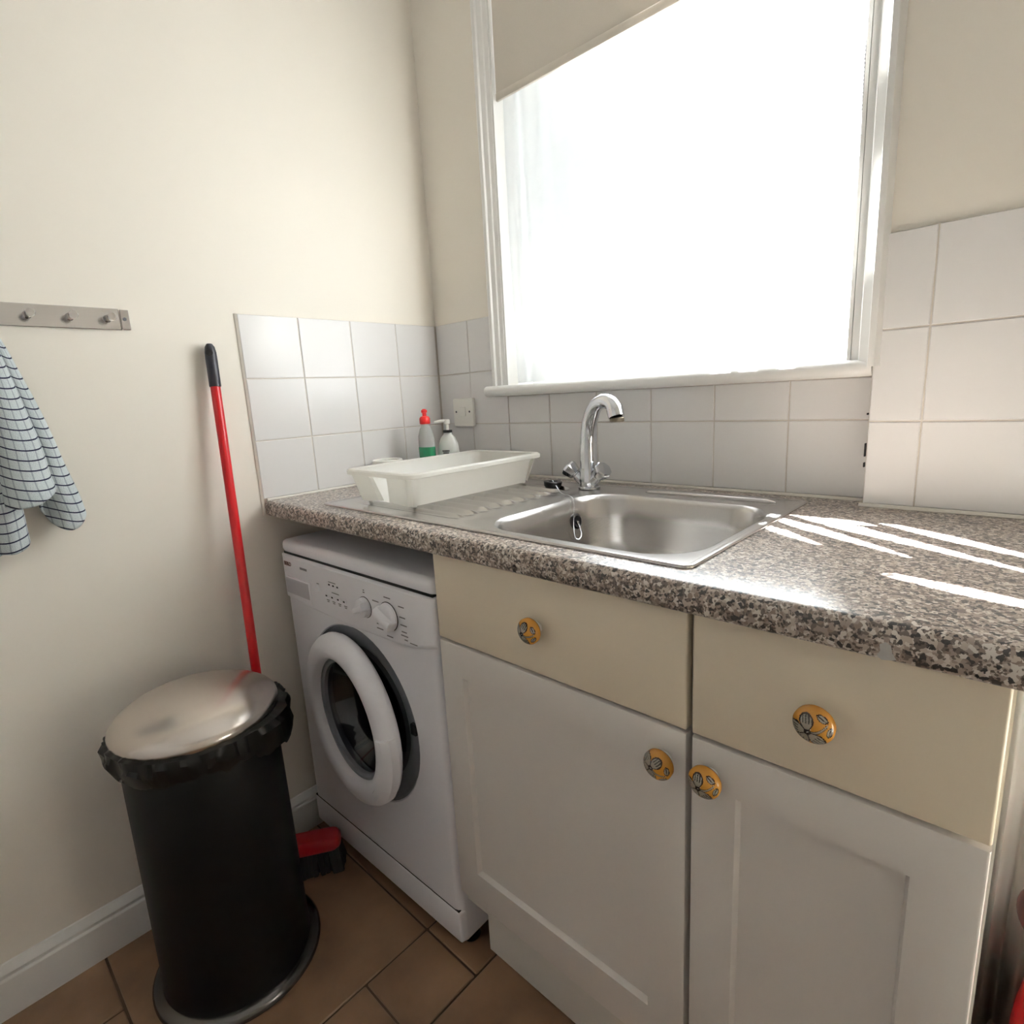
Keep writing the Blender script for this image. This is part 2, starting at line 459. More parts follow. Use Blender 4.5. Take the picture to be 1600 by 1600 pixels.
# ---- floor tiles
def ftile(x0, x1, y0, y1):
    g = 0.0025
    mb = MB()
    mb.box(x0+g, x1-g, y0+g, y1-g, -0.012, random.uniform(-0.0006, 0.0003), bev=0.0018, seg=1)
    o = mb.build('floor_tile', M_FTILE, floor, smooth=0)
xs_c = [0.673, 1.03, 1.385, XR]
lay = [(0.0, 0.17, -1.60, -1.106), (0.17, 0.51, -1.60, -1.106), (0.0, 0.51, -1.106, -0.592), (0.0, 0.51, -0.592, 0.0),
       (0.51, 0.673, -0.592, -0.43), (0.51, 0.673, -0.43, 0.0)]
y = -0.592
while y > -1.6:
    lay.append((0.51, 0.673, max(y-0.163, -1.60), y)); y -= 0.163
for i in range(3):
    off = 0.0 if i % 2 == 0 else 0.17
    ys = [0.0, -0.25-off, -0.755-off, -1.26-off, -1.60]
    for a, b in zip(ys[:-1], ys[1:]): lay.append((xs_c[i], xs_c[i+1], b, a))
for i in range(4):
    lay.append((i*0.45, (i+1)*0.45, YF, -1.60))
for t in lay: ftile(*t)

# ---- baseboard
def skirting(name, x0, y0, y1, label):
    prof = [(0.0, 0.0), (0.016, 0.0), (0.016, 0.083), (0.0145, 0.086), (0.012, 0.088), (0.012, 0.092), (0.0135, 0.096),
            (0.0115, 0.102), (0.007, 0.107), (0.004, 0.113), (0.0, 0.114)]
    mb = MB()
    mb.loops([[(x0+a, yy, b) for a, b in prof] for yy in (y0, y1)], True, True, True)
    return struct(mb.build(name, M_GLOSSW, smooth=25), label)
skirting('baseboard_left', -0.007, YF, 0.005, 'white moulded skirting board along the left wall')

# ------------------------------------------------------------------ window
win = bpy.data.objects.new('window_1', None); COL.objects.link(win)
struct(win, 'white framed window over the sink')
win.location = (0.733, 0, 1.2)
def wpart(mb, name, m, parent=win, smooth=35):
    o = mb.build(name, m, None, smooth)
    o.parent = parent
    o.matrix_parent_inverse = Matrix.Translation(-Vector(win.location))
    return o
def casing(x0, x1, yb, yf, flip):
    # moulded vertical architrave; profile in XY
    w = x1-x0
    pr = [(0, 0), (0, 0.8), (0.12, 1.0), (0.3, 1.0), (0.36, 0.8), (0.62, 0.72), (0.68, 0.6), (0.9, 0.55), (1.0, 0.35), (1.0, 0)]
    pts = []
    for a, b in pr:
        x = x0 + w*a if not flip else x1 - w*a
        pts.append((x, yb + (yf-yb)*b))
    mb = MB()
    mb.loops([[(x, y, z) for x, y in pts] for z in (1.2, WZ1+0.05)], True, True, True)
    return mb
wpart(casing(0.250, 0.304, 0.008, -0.016, False), 'architrave', M_GLOSSW, smooth=25)
wpart(casing(1.162, 1.2155, 0.008, -0.062, True), 'architrave', M_GLOSSW, smooth=25)
# window board
pr = []
for i in range(9):
    a = -PI/2 - i*PI/8
    pr.append((-0.036 + 0.0145*math.cos(a), 1.1985 + 0.0145*math.sin(a)))
pr = [(0.15, 1.184)] + pr + [(0.15, 1.213)]
mb = MB(); mb.loops([[(x, y, z) for y, z in pr] for x in (0.252, 1.2035)], True, True, True)
wpart(mb, 'window_board', M_GLOSSW)
# reveal linings
wpart(MB().box(WX0, WX0+0.006, -0.004, 0.16, 1.213, WZ1), 'reveal_lining', M_GLOSSW, smooth=0)
wpart(MB().box(WX1-0.006, WX1, -0.03, 0.16, 1.213, WZ1), 'reveal_lining', M_GLOSSW, smooth=0)
wpart(MB().box(WX0, WX1, -0.004, 0.16, WZ1-0.006, WZ1), 'reveal_lining', M_GLOSSW, smooth=0)
# sash frame
x0, x1, z0, z1 = WX0+0.006, WX1-0.006, 1.213, WZ1-0.006
for a in ((x0, x0+0.042, z0, z1), (x1-0.042, x1, z0, z1)):
    wpart(MB().box(a[0], a[1], 0.105, 0.155, a[2], a[3], 0.003), 'sash_stile', M_GLOSSW)
for a in ((z0, z0+0.045), (z1-0.045, z1), (1.93, 1.965)):
    wpart(MB().box(x0+0.042, x1-0.042, 0.107, 0.153, a[0], a[1], 0.003), 'sash_rail', M_GLOSSW)
wpart(MB().box(x0+0.042, x1-0.042, 0.128, 0.131, z0+0.045, 1.93), 'pane', M_PANE, smooth=0)
wpart(MB().box(x0+0.042, x1-0.042, 0.128, 0.131, 1.965, z1-0.045), 'pane', M_PANE, smooth=0)

# ---- voile: holes added, traced back from the sun streaks wanted on the worktop
def taper(p, q, w, bulge=0.35):
    p = Vector(p); q = Vector(q); d = (q-p).normalized(); n = Vector((-d.y, d.x))
    m = p.lerp(q, bulge)
    return [p + n*w*0.25, m + n*w*0.5, q, m - n*w*0.5, p - n*w*0.25]
gaps = [taper((1.112, -0.278), (1.215, -0.354), 0.020), taper((1.100, -0.208), (1.325, -0.362), 0.030),
        taper((1.120, -0.166), (1.46, -0.375), 0.036, 0.3), taper((1.255, -0.172), (1.52, -0.345), 0.026),
        taper((1.315, -0.448), (1.52, -0.505), 0.020), taper((1.18, -0.180), (1.255, -0.200), 0.022, 0.6)]
def inside(pt, poly):
    c = False
    n = len(poly)
    for i in range(n):
        a, b = poly[i], poly[i-1]
        if (a.y > pt.y) != (b.y > pt.y) and pt.x < (b.x-a.x)*(pt.y-a.y)/(b.y-a.y)+a.x: c = not c
    return c
bm = bmesh.new()
NX, NZ = 230, 170
cx0, cx1, cz0, cz1 = 0.310, 1.158, 1.2185, 2.318
grid = []
for j in range(NZ+1):
    z = cz0 + (cz1-cz0)*j/NZ
    row = []
    for i in range(NX+1):
        s = i/NX
        x = cx0 + (cx1-cx0)*s
        edge = max(0, 1-s/0.16) + max(0, (s-0.86)/0.14)
        yy = 0.036 + (0.004 + 0.008*min(1, edge))*math.sin(s*2*PI*(11) + 0.8*math.sin(z*3)) + 0.004*math.sin(s*67+z*2)
        row.append(bm.verts.new((x, yy, z)))
    grid.append(row)
for j in range(NZ):
    for i in range(NX):
        c = (grid[j][i].co + grid[j+1][i+1].co)/2
        t = (c.z - H)/-SUN_DIR.z
        hit = c + SUN_DIR*t
        p2 = Vector((hit.x, hit.y))
        if any(inside(p2, g) for g in gaps) or hit.x > 1.52: continue  # upper right of the voile also cut away, to bounce extra sun indoors
        bm.faces.new((grid[j][i], grid[j][i+1], grid[j+1][i+1], grid[j+1][i]))
me = bpy.data.meshes.new('panel')
bmesh.ops.delete(bm, geom=[v for v in bm.verts if not v.link_faces], context='VERTS')
bm.to_mesh(me); bm.free(); me.materials.append(M_VOILE)
for p in me.polygons: p.use_smooth = True
cur = thing('net_curtain', 'sheer white voile net curtain glowing in front of the window', 'curtain', (0.733, 0.036, 1.2185))
o = bpy.data.objects.new('panel', me); COL.objects.link(o); o.parent = cur; o.location = (-0.733, -0.036, -1.2185)
mb = MB().tube([(WX0+0.007, 0.036, 2.318), (WX1-0.007, 0.036, 2.318)], 0.004, 8)
o = mb.build('curtain_wire', M_WPLAS, cur); o.location = (-0.733, -0.036, -1.2185)

# ---- roller blind
bl = thing('roller_blind', 'beige roller blind hanging part-way down the window', 'blind', (0.733, 0.0, 1.925))
def child(mb, name, m, parent, smooth=35, label=None):
    o = mb.build(name, m, parent, smooth)
    o.location = -Vector(parent.location)
    if parent.rotation_euler.z:
        pass
    if label: o['label'] = label
    return o
child(MB().box(0.309, 1.150, 0.0055, 0.0065, 1.948, 2.29), 'fabric', M_BLIND, bl)
child(MB().box(0.309, 1.150, 0.002, 0.010, 1.930, 1.950, 0.003), 'bottom_bar', M_BLIND, bl)
child(MB().tube([(0.312, 0.012, 2.295), (1.150, 0.012, 2.295)], 0.012, 20), 'roller', M_WPLAS, bl)
mb = MB()
zz = 2.29
k = 0
while zz > 1.56:
    for dx in (0.0, ):
        mb.lathe([(0.0004, -0.0022), (0.0019, -0.0011), (0.0022, 0), (0.0019, 0.0011), (0.0004, 0.0022)], (1.1555+0.0008*math.sin(zz*9), -0.012, zz), (0, 0, 1), 6)
    zz -= 0.0062; k += 1
mb.tube([(1.1555, -0.012, 2.295), (1.1555, -0.012, 1.552)], 0.0006, 5)
mb.lathe([(0.0015, 0), (0.0035, 0.003), (0.0035, 0.012), (0.0015, 0.016)], (1.1555, -0.012, 1.537), (0, 0, 1), 10)
child(mb, 'bead_chain', mat('grey_bead_chain', srgb(150, 150, 152), 0.4, noise_amt=0.05), bl)

# ------------------------------------------------------------------ worktop
SX0, SX1, SY0, SY1 = 0.197, 1.120, -0.556, -0.058      # sink outline
wt = thing('worktop', 'speckled grey-brown laminate worktop with rounded front edge', 'worktop', (0, 0, H-0.038))
mb = MB()
yf, zb, zt, r = -0.606, H-0.038, H, 0.012
prof = [(-0.54, zt)]
for i in range(6):
    a = PI/2 + i*PI/10
    prof.append((yf + r + r*math.cos(a), zt - r + r*math.sin(a)))
for i in range(4):
    a = PI + i*PI/6
    prof.append((yf + 0.006 + 0.006*math.cos(a), zb + 0.006 + 0.006*math.sin(a)))
prof.append((-0.54, zb))
mb.loops([[(x, y, z) for y, z in prof] for x in (0.001, 1.478)], True, True, True)
hx0, hx1, hy1 = SX0+0.012, SX1-0.012, SY1-0.012
mb.box(0.001, hx0, -0.54, -0.001, zb, zt)
mb.box(hx1, 1.203, -0.54, -0.001, zb, zt)
mb.box(1.203, 1.478, -0.54, -0.050, zb, zt)
mb.box(hx0, hx1, hy1, -0.001, zb, zt)
o = child(mb, 'top', M_GRAN, wt)
# chip in the front edge
mb = MB()
mb.prism([(1.3330+a, H-0.037+b) for a, b in ((0, 0.004), (0.004, 0), (0.011, 0.0015), (0.0155, 0.003), (0.012, 0.009), (0.0105, 0.016), (0.006, 0.0185), (0.0015, 0.015), (0.0025, 0.009))], -0.6066, -0.600)
child(mb, 'chipped_patch', mat('chipped_laminate', srgb(186, 184, 180), 0.7, noise_amt=0.15, noise_scale=120), wt, label='pale chipped patch on the edge')

# ------------------------------------------------------------------ sink
sk = thing('inset_sink', 'stainless steel inset sink with single bowl and ribbed drainer', 'sink', (0.9, -0.3, H))
DX = 0.640
def heights(x, y):
    z = H + 0.0032
    ax = min(1, max(0, (x-0.262)/0.03)) * min(1, max(0, (0.628-x)/0.022))
    ay = min(1, max(0, (y+0.512)/0.012)) * min(1, max(0, (-0.118-y)/0.012))
    a = ax*ay
    w = 0.5+0.5*math.cos((y+0.512)/0.0394*2*PI)
    z += a*(-0.0036 + 0.0085*(1-w)**1.4)
    return z
mb = MB()
nx, ny = 60, 170
rows = []
for j in range(ny+1):
    y = SY0+0.010 + (SY1-SY0-0.020)*j/ny
    rows.append([(SX0+0.010 + (DX-SX0-0.010)*i/nx, y, heights(SX0+0.010 + (DX-SX0-0.010)*i/nx, y)) for i in range(nx+1)])
mb.loops(rows, False)
child(mb, 'drainer', M_STEEL, sk, 60)
# rim lip around everything
mb = MB()
cx, cy, hx, hy = (SX0+SX1)/2, (SY0+SY1)/2, (SX1-SX0)/2, (SY1-SY0)/2
rings = [rrect(cx, cy, hx-d, hy-d, 0.016-d*0.5, z) for d, z in ((0.0, H+0.0004), (0.0, H+0.002), (0.0015, H+0.004), (0.004, H+0.0046), (0.008, H+0.0042), (0.0105, H+0.0030), (0.012, H+0.0024))]
mb.loops(rings)
child(mb, 'rim', M_STEEL, sk, 60)
# flat plate round the bowl + bowl
px0, px1, py0, py1 = DX, SX1-0.010, SY0+0.010, SY1-0.010
bx0, bx1, by0, by1 = 0.698, 1.098, -0.528, -0.150
pcx, pcy, phx, phy = (px0+px1)/2, (py0+py1)/2, (px1-px0)/2, (py1-py0)/2
bcx, bcy, bhx, bhy = (bx0+bx1)/2, (by0+by1)/2, (bx1-bx0)/2, (by1-by0)/2
mb = MB()
zp = H+0.0032
mb.loops([rrect(pcx, pcy, phx, phy, (0.008, 0.008, 0.0005, 0.0005), zp),
          rrect(bcx, bcy, bhx+0.006, bhy+0.006, 0.088, zp), rrect(bcx, bcy, bhx+0.002, bhy+0.002, 0.086, zp-0.0008)])
child(mb, 'plate', M_STEEL, sk, 60)
mb = MB()
rings = []
for d, dz, rr in ((-0.002, 0.0008, 0.086), (0.002, 0.004, 0.084), (0.006, 0.011, 0.082), (0.012, 0.05, 0.080), (0.018, 0.10, 0.078), (0.026, 0.128, 0.075), (0.038, 0.142, 0.07), (0.056, 0.149, 0.06), (0.10, 0.152, 0.05), (0.15, 0.1545, 0.022)):
    rings.append(rrect(bcx, bcy, bhx-d, bhy-d, rr, zp-dz))
mb.loops(rings, True, False, True)
child(mb, 'bowl', M_STEEL, sk, 60)
# pressed ridge behind the bowl
mb = MB()
mb.tube([(0.80, -0.105, zp), (0.81, -0.105, zp+0.001), (1.06, -0.105, zp+0.001), (1.075, -0.105, zp)], [0.002, 0.006, 0.006, 0.002], 10)
child(mb, 'ridge', M_STEEL, sk, 60)
# overflow on the left side of the bowl
OV = Vector((0.7105, -0.245, H-0.045))
mb = MB()
mb.lathe([(0.0, -0.002), (0.0165, -0.002), (0.0165, 0.003), (0.013, 0.0045), (0.011, 0.003), (0.0, 0.002)], OV, (1, 0, 0.12), 24)
child(mb, 'overflow', M_BLACK, sk, label='black round overflow outlet')
mb = MB(); mb.lathe([(0.0, 0), (0.0035, 0), (0.0035, 0.005), (0.0, 0.0055)], OV+Vector((0.002, -0.002, -0.002)), (1, 0, 0.1), 10)
child(mb, 'overflow_stud', M_CHROME, sk)
mb = MB(); mb.lathe([(0.0, 0), (0.038, 0.0), (0.042, 0.002), (0.036, 0.0035), (0.03, 0.001), (0.0, 0.0005)], (bcx, bcy, zp-0.1545), (0, 0, 1), 32)
child(mb, 'waste_outlet', M_CHROME, sk)
# plug and chain
PL = Vector((0.572, -0.150, H+0.0045))
mb = MB()
mb.lathe([(0.018, 0), (0.021, 0.004), (0.022, 0.011), (0.023, 0.014), (0.021, 0.0155), (0.012, 0.015), (0.010, 0.012), (0.0, 0.012)], PL, (0.05, 0.05, 1), 28)
child(mb, 'plug', M_BLACK, sk, label='black rubber plug lying on the drainer')
path = catmull([(PL.x, PL.y, PL.z+0.017), (PL.x+0.02, PL.y-0.012, H+0.012), (0.64, -0.205, H+0.006), (0.690, -0.236, H+0.0065), (0.707, -0.246, H-0.004),
                (0.7165, -0.262, H-0.045), (0.7195, -0.264, H-0.072), (0.7205, -0.252, H-0.083), (0.720, -0.240, H-0.074), (0.716, -0.245, H-0.048)], 95)
mb = MB()
mb.tube(path, 0.0004, 5)
for p in path:
    mb.lathe([(0.0003, -0.0012), (0.0011, -0.0006), (0.0011, 0.0006), (0.0003, 0.0012)], p, (0, 0, 1), 6)
child(mb, 'ball_chain', M_CHROME, sk)

# ------------------------------------------------------------------ tap
TP = Vector((0.660, -0.122, H+0.0035))
tp = thing('mixer_tap', 'chrome mixer tap with curved swan spout and two faceted knobs', 'tap', TP)
def lchild(mb, name, m, parent, smooth=35, label=None):
    o = mb.build(name, m, parent, smooth)
    if label: o['label'] = label
    return o
mb = MB(); mb.lathe([(0.024, 0.0), (0.026, 0.002), (0.026, 0.005), (0.0225, 0.007), (0.0225, 0.0), (0.0225, 0.046), (0.0212, 0.050)], (0, 0, 0), (0, 0, 1), 32)
lchild(mb, 'body', M_CHROME, tp)
pth = catmull([(0, 0, 0.049), (0, 0, 0.085), (0.002, -0.0007, 0.125), (0.010, -0.004, 0.160), (0.030, -0.012, 0.190), (0.062, -0.024, 0.202), (0.092, -0.036, 0.193), (0.104, -0.041, 0.168)], 40)
mb = MB(); mb.tube(pth, [0.0205 - 0.0045*min(1, i/26) + (0.0015 if i > 34 else 0) for i in range(40)], 24)
lchild(mb, 'spout', M_CHROME, tp, 50)
mb = MB(); mb.lathe([(0.0125, 0.0), (0.0155, 0.001), (0.0155, 0.008), (0.013, 0.010)], (0.1055, -0.0415, 0.158), (-0.03, 0.01, 1), 24)
lchild(mb, 'aerator', mat('limescaled_chrome', srgb(120, 112, 98), 0.35, metal=0.8, noise_amt=0.4, noise_scale=250, bump=0.3, bump_scale=300), tp, label='limescaled outlet nozzle')
for s in (-1, 1):
    ax = Vector((s*0.72, -0.18, 0.62)).normalized()
    base = Vector((s*0.006, -0.002, 0.012))
    mb = MB()
    mb.lathe([(0.0125, 0.0), (0.0125, 0.030), (0.010, 0.033), (0.010, 0.036)], base, ax, 20)
    st = lchild(mb, 'valve_arm', M_CHROME, tp)
    mb = MB()
    mb.lathe([(0.009, 0.034), (0.0155, 0.036), (0.021, 0.056), (0.0205, 0.060), (0.018, 0.0625), (0.0, 0.063)], base, ax, 8)
    kn = lchild(mb, 'knob', M_CHROME, tp, 15)

# ------------------------------------------------------------------ dish rack
dr = thing('dish_drainer_tray', 'white plastic dish drainer tub standing on the ribbed drainer', 'dish drainer', (0.392, -0.322, H+0.0085))
mb = MB()
rx, ry = 0.126, 0.212
rings = [rrect(0, 0, rx*a, ry*b, r, z, 8, 12) for a, b, r, z in
         ((0.735, 0.84, 0.014, 0.004), (0.75, 0.85, 0.018, 0.006), (0.84, 0.90, 0.024, 0.055), (0.885, 0.93, 0.026, 0.066),
          (0.885, 0.93, 0.026, 0.0745), (0.91, 0.945, 0.027, 0.0765), (0.975, 0.985, 0.03, 0.0765), (1.0, 1.0, 0.03, 0.0735), (1.0, 1.0, 0.03, 0.066), (0.985, 0.99, 0.03, 0.0645))]
mb.loops(rings, True, True, False)
tub = lchild(mb, 'tub', M_THINP, dr, 40)
for sx in (-1, 1):
    for sy in (-1, 1):
        mb = MB(); mb.lathe([(0.005, 0), (0.007, 0.003), (0.008, 0.02)], (sx*0.083, sy*0.172, 0.0005), (0, 0, 1), 12)
        lchild(mb, 'foot', M_WPLAS, dr)
# moulded end walls with a notch that shows as a bright slot
for sy in (-1, 1):
    for sx in (-1, 1):
        mb = MB()
        mb.loops([[(sx*(0.012+t*0.014), sy*(0.182+t*0.016), 0.008+t*0.058) for t in (0, 1)],
                  [(sx*(0.020+t*0.014), sy*(0.190+t*0.012), 0.008+t*0.058) for t in (0, 1)],
                  [(sx*(0.084+t*0.018), sy*(0.190+t*0.012), 0.004+t*0.062) for t in (0, 1)],
                  [(sx*(0.090+t*0.018), sy*(0.180+t*0.012), 0.004+t*0.062) for t in (0, 1)]], False)
        lchild(mb, 'end_wall', M_THINP, dr)

# ------------------------------------------------------------------ bottles in the corner
b1 = thing('washing_up_bottle', 'clear washing-up liquid bottle with red cap and green liquid', 'bottle', (0.112, -0.160, H+0.001))
def oval(prof, sy, n=28):
    return [[(r*math.cos(2*PI*i/n), r*sy*math.sin(2*PI*i/n), h) for i in range(n)] for r, h in prof]
mb = MB(); mb.loops(oval([(0.022, 0), (0.028, 0.003), (0.029, 0.02), (0.0275, 0.06), (0.028, 0.10), (0.027, 0.125), (0.020, 0.146), (0.013, 0.155), (0.012, 0.163)], 0.72), True, True, True)
lchild(mb, 'shell', M_CLEARP, b1, 50)
mb = MB(); mb.loops(oval([(0.0285, 0.012), (0.0296, 0.016), (0.0286, 0.060), (0.0289, 0.092), (0.028, 0.094)], 0.735), True, True, True)
lchild(mb, 'liquid_label', M_LIQ, b1, 50, 'green liquid showing in the lower half')
mb = MB(); mb.lathe([(0.0145, 0.160), (0.0155, 0.162), (0.0155, 0.176), (0.012, 0.181), (0.006, 0.183), (0.006, 0.192), (0.0085, 0.193), (0.0085, 0.199), (0.004, 0.203)], (0, 0, 0), (0, 0, 1), 24)
lchild(mb, 'cap', M_CAPRED, b1)
b2 = thing('pump_soap_bottle', 'pale grey hand soap bottle with white pump beside the socket', 'bottle', (0.160, -0.118, H+0.001), 0.4)
mb = MB(); mb.loops(oval([(0.026, 0), (0.031, 0.003), (0.033, 0.03), (0.033, 0.075), (0.030, 0.100), (0.022, 0.118), (0.013, 0.127), (0.0125, 0.132)], 0.62), True, True, True)
lchild(mb, 'shell', M_PUMPB, b2, 50)
mb = MB(); mb.lathe([(0.0135, 0.132), (0.0135, 0.139), (0.010, 0.1395)], (0, 0, 0), (0, 0, 1), 20)
lchild(mb, 'collar', M_BLACK, b2, label='black collar')
mb = MB(); mb.lathe([(0.0045, 0.139), (0.0045, 0.156), (0.009, 0.158), (0.009, 0.168), (0.007, 0.170)], (0, 0, 0), (0, 0, 1), 16)
mb.tube([(0, 0, 0.165), (-0.016, -0.008, 0.166), (-0.032, -0.016, 0.163)], [0.005, 0.0045, 0.0038], 10)
lchild(mb, 'pump', M_WPLAS, b2)
mb = MB()
for zz, a, b in ((0.078, -0.011, 0.012), (0.072, -0.008, 0.010), (0.062, -0.004, 0.005), (0.052, -0.010, 0.011), (0.046, -0.009, 0.009), (0.040, -0.007, 0.007)):
    n = 6
    for i in range(n):
        xa = a+(b-a)*i/n; xb = a+(b-a)*(i+0.75)/n
        yy = lambda x: -0.0205*math.sqrt(max(0, 1-(x/0.033)**2)) - 0.0004
        h = 0.0045 if zz > 0.07 else 0.002
        mb.poly([(xa, yy(xa), zz), (xb, yy(xb), zz), (xb, yy(xb), zz+h), (xa, yy(xa), zz+h)])
lchild(mb, 'print', M_PRINTD, b2, 0)['kind'] = 'stuff'
b3 = thing('scourer_pot', 'small white round pot behind the dish drainer tub by the tiles', 'pot', (0.068, -0.272, H+0.001))
mb = MB(); mb.lathe([(0.034, 0), (0.040, 0.003), (0.043, 0.05), (0.043, 0.066), (0.040, 0.0685), (0.036, 0.066), (0.034, 0.010), (0.0, 0.008)], (0, 0, 0), (0, 0, 1), 32)
lchild(mb, 'body', M_WPLAS, b3, 45)
mb = MB(); mb.lathe([(0.0, 0.009), (0.033, 0.009), (0.034, 0.055), (0.028, 0.064), (0.0, 0.067)], (0, 0, 0), (0, 0, 1), 24)
lchild(mb, 'scouring_pad', M_WPLAS, b3, 45)

# ------------------------------------------------------------------ socket on back wall
so = thing('fused_spur_socket', 'white fused spur switch plate on the tiled corner', 'socket', (0.116, -0.0005, 1.1415))
mb = MB(); mb.box(-0.045, 0.045, -0.012, 0.0, -0.043, 0.043, 0.004, 2)
lchild(mb, 'plate', M_WPLAS, so)
mb = MB(); mb.box(-0.013, 0.013, -0.0145, -0.011, -0.012, 0.016, 0.002, 2)
lchild(mb, 'fuse_carrier', M_WPLAS, so)
for sx in (-1, 1):
    mb = MB(); mb.lathe([(0.003, 0.0), (0.003, 0.0015), (0.001, 0.0022)], (sx*0.030, -0.0115, 0.002), (0, -1, 0), 10)
    lchild(mb, 'screw', M_DGREY, so)

# ------------------------------------------------------------------ cabinets
YD = -0.588     # front face of doors
def rounded_panel(mb, x0, x1, z0, z1, y0, y1, bev=0.004):
    mb.box(x0, x1, y0, y1, z0, z1, bev, 3)
# knob mesh shared by all four knobs
def knob_mesh():
    bm = bmesh.new()
    R, D = 0.0205, 0.0125
    nr, na = 40, 84
    def petals(u, v):
        cx, cy = -0.16, -0.20
        for k, ang in enumerate((98, 176, 246, 322)):
            a = math.radians(ang); ca, sa = math.cos(a), math.sin(a)
            du, dv = u-cx, v-cy
            l = du*ca + dv*sa; t = -du*sa + dv*ca
            e = ((l-0.50)/0.48)**2 + (t/(0.37*(0.45+0.55*min(1, max(0, l/0.55)))))**2
            if e < 1.0:
                if e > 0.68: return 1
                q = math.sin(t*42 + 1.0)
                return 3 if (q > 0.15 and 0.45 < l < 0.9) or l < 0.16 else 2
        d = math.hypot(u-cx, v-cy)
        if d < 0.085: return 4
        if d < 0.20: return 3
        for (lx, ly, an, la, lb) in ((0.46, 0.62, -32, 0.30, 0.14), (0.82, -0.02, 80, 0.27, 0.12)):
            a = math.radians(an)
            l = (u-lx)*math.cos(a)+(v-ly)*math.sin(a); t = -(u-lx)*math.sin(a)+(v-ly)*math.cos(a)
            e = (l/la)**2+(t/lb)**2
            if e < 1: return 1 if e > 0.62 or abs(t) < 0.018 else 2
        # stem
        s = (u-0.0)/0.72
        if 0 < s < 1:
            y = -0.18 + 0.55*s**2.0
            if abs(v-y) < 0.055: return 2
            if abs(v-y) < 0.095: return 1
        return 0
    rings = []
    for i in range(nr+1):
        t = i/nr
        rr = R*t
        yy = -D*math.sqrt(max(0, 1-(t*0.985)**2))
        rings.append((rr, yy))
    V = [[bm.verts.new((r*math.cos(2*PI*k/na), y, r*math.sin(2*PI*k/na))) for k in range(na)] for r, y in rings[1:]]
    top = bm.verts.new((0, rings[0][1], 0))
    def cls(f):
        c = f.calc_center_median(); return petals(c.x/R, c.z/R)
    for k in range(na):
        f = bm.faces.new((top, V[0][k], V[0][(k+1) % na])); f.material_index = 4
    for a, b in zip(V[:-1], V[1:]):
        for k in range(na):
            f = bm.faces.new((a[k], a[(k+1) % na], b[(k+1) % na], b[k])); f.material_index = cls(f)
    # small metal boss
    # back of the dome and stem
    prof = [(R*0.99, 0.0035, 0), (R*0.93, 0.0055, 1), (R*0.6, 0.008, 4), (0.0075, 0.0085, 4), (0.0075, 0.016, 4), (0.010, 0.0175, 4), (0.010, 0.0195, 4)]
    prev = V[-1]
    for r, y, mi in prof:
        ring = [bm.verts.new((r*math.cos(2*PI*k/na), y, r*math.sin(2*PI*k/na))) for k in range(na)]
        for k in range(na):
            f = bm.faces.new((prev[k], prev[(k+1) % na], ring[(k+1) % na], ring[k])); f.material_index = mi
        prev = ring
    bm.faces.new(prev)
    bmesh.ops.recalc_face_normals(bm, faces=bm.faces)
    me = bpy.data.meshes.new('knob'); bm.to_mesh(me); bm.free()
    for m in (M_OCHRE, M_KOUT, M_KGREY, M_KDARK, M_KWHT): me.materials.append(m)
    for p in me.polygons: p.use_smooth = True
    return me
KM = knob_mesh()
def knob(parent, x, z, rot):
    o = bpy.data.objects.new('knob', KM); COL.objects.link(o); o.parent = parent
    o.location = (x, YD-0.0195, z); o.rotation_euler = (0, rot, 0)
    o['label'] = 'ochre ceramic knob painted with a grey flower'
    return o
def shaker_door(parent, x0, x1, z0, z1, sw, zr0, zr1):
    """door frame with bevelled recess, panel set back"""
    mb = MB()
    th = 0.018
    ix0, ix1, iz0, iz1 = x0+sw, x1-sw, zr0, zr1
    def rect(a, b, c, d, y): return [(a, y, c), (b, y, c), (b, y, d), (a, y, d)]
    e = 0.003
    rings = [rect(x0, x1, z0, z1, YD+th), rect(x0, x1, z0, z1, YD+e), rect(x0+e*0.3, x1-e*0.3, z0+e*0.3, z1-e*0.3, YD+e*0.3), rect(x0+e, x1-e, z0+e, z1-e, YD),
             rect(ix0, ix1, iz0, iz1, YD), rect(ix0+0.004, ix1-0.004, iz0+0.004, iz1-0.002, YD+0.009), rect(ix0+0.004, ix1-0.004, iz0+0.004, iz1-0.002, YD+th)]
    mb.loops(rings, True)
    d = mb.build('door', M_SHAKER, parent, 30)
    mb = MB(); mb.box(ix0-0.002, ix1+0.002, YD+0.009, YD+0.0165, iz0-0.002, iz1+0.002)
    mb.build('panel', M_SHAKER, d, 0)
    return d
def cabinet(x0, x1, label, kd, kdoor, hinge):
    c = thing('base_cabinet', label, 'cabinet', (0, 0, 0), group='cream base cabinets')
    mb = MB()
    t = 0.016
    yb, yf2 = -0.06, YD+0.0195
    mb.box(x0, x0+t, yf2, yb, 0.15, H-0.0385)
    mb.box(x1-t, x1, yf2, yb, 0.15, H-0.0385)
    mb.box(x0+t, x1-t, yf2, yb, 0.15, 0.166)
    mb.box(x0+t, x1-t, yb-0.006, yb, 0.166, H-0.0385)
    mb.box(x0+t, x1-t, yf2, yf2+0.06, 0.738, 0.753)
    mb.build('carcass', M_CARC, c, 0)
    mb = MB(); mb.box(x0+0.0025, x1-0.0025, YD, YD+0.018, 0.7515, H-0.0415, 0.003, 3)
    dw = mb.build('drawer_front', M_DRAWER, c, 40)
    dw['label'] = 'plain cream drawer front'
    knob(dw, kd[0], kd[1], kd[2])
    d = shaker_door(c, x0+0.0025, x1-0.0025, 0.187, 0.7465, 0.058, 0.262, 0.684)
    knob(d, kdoor[0], kdoor[1], kdoor[2])
    return c
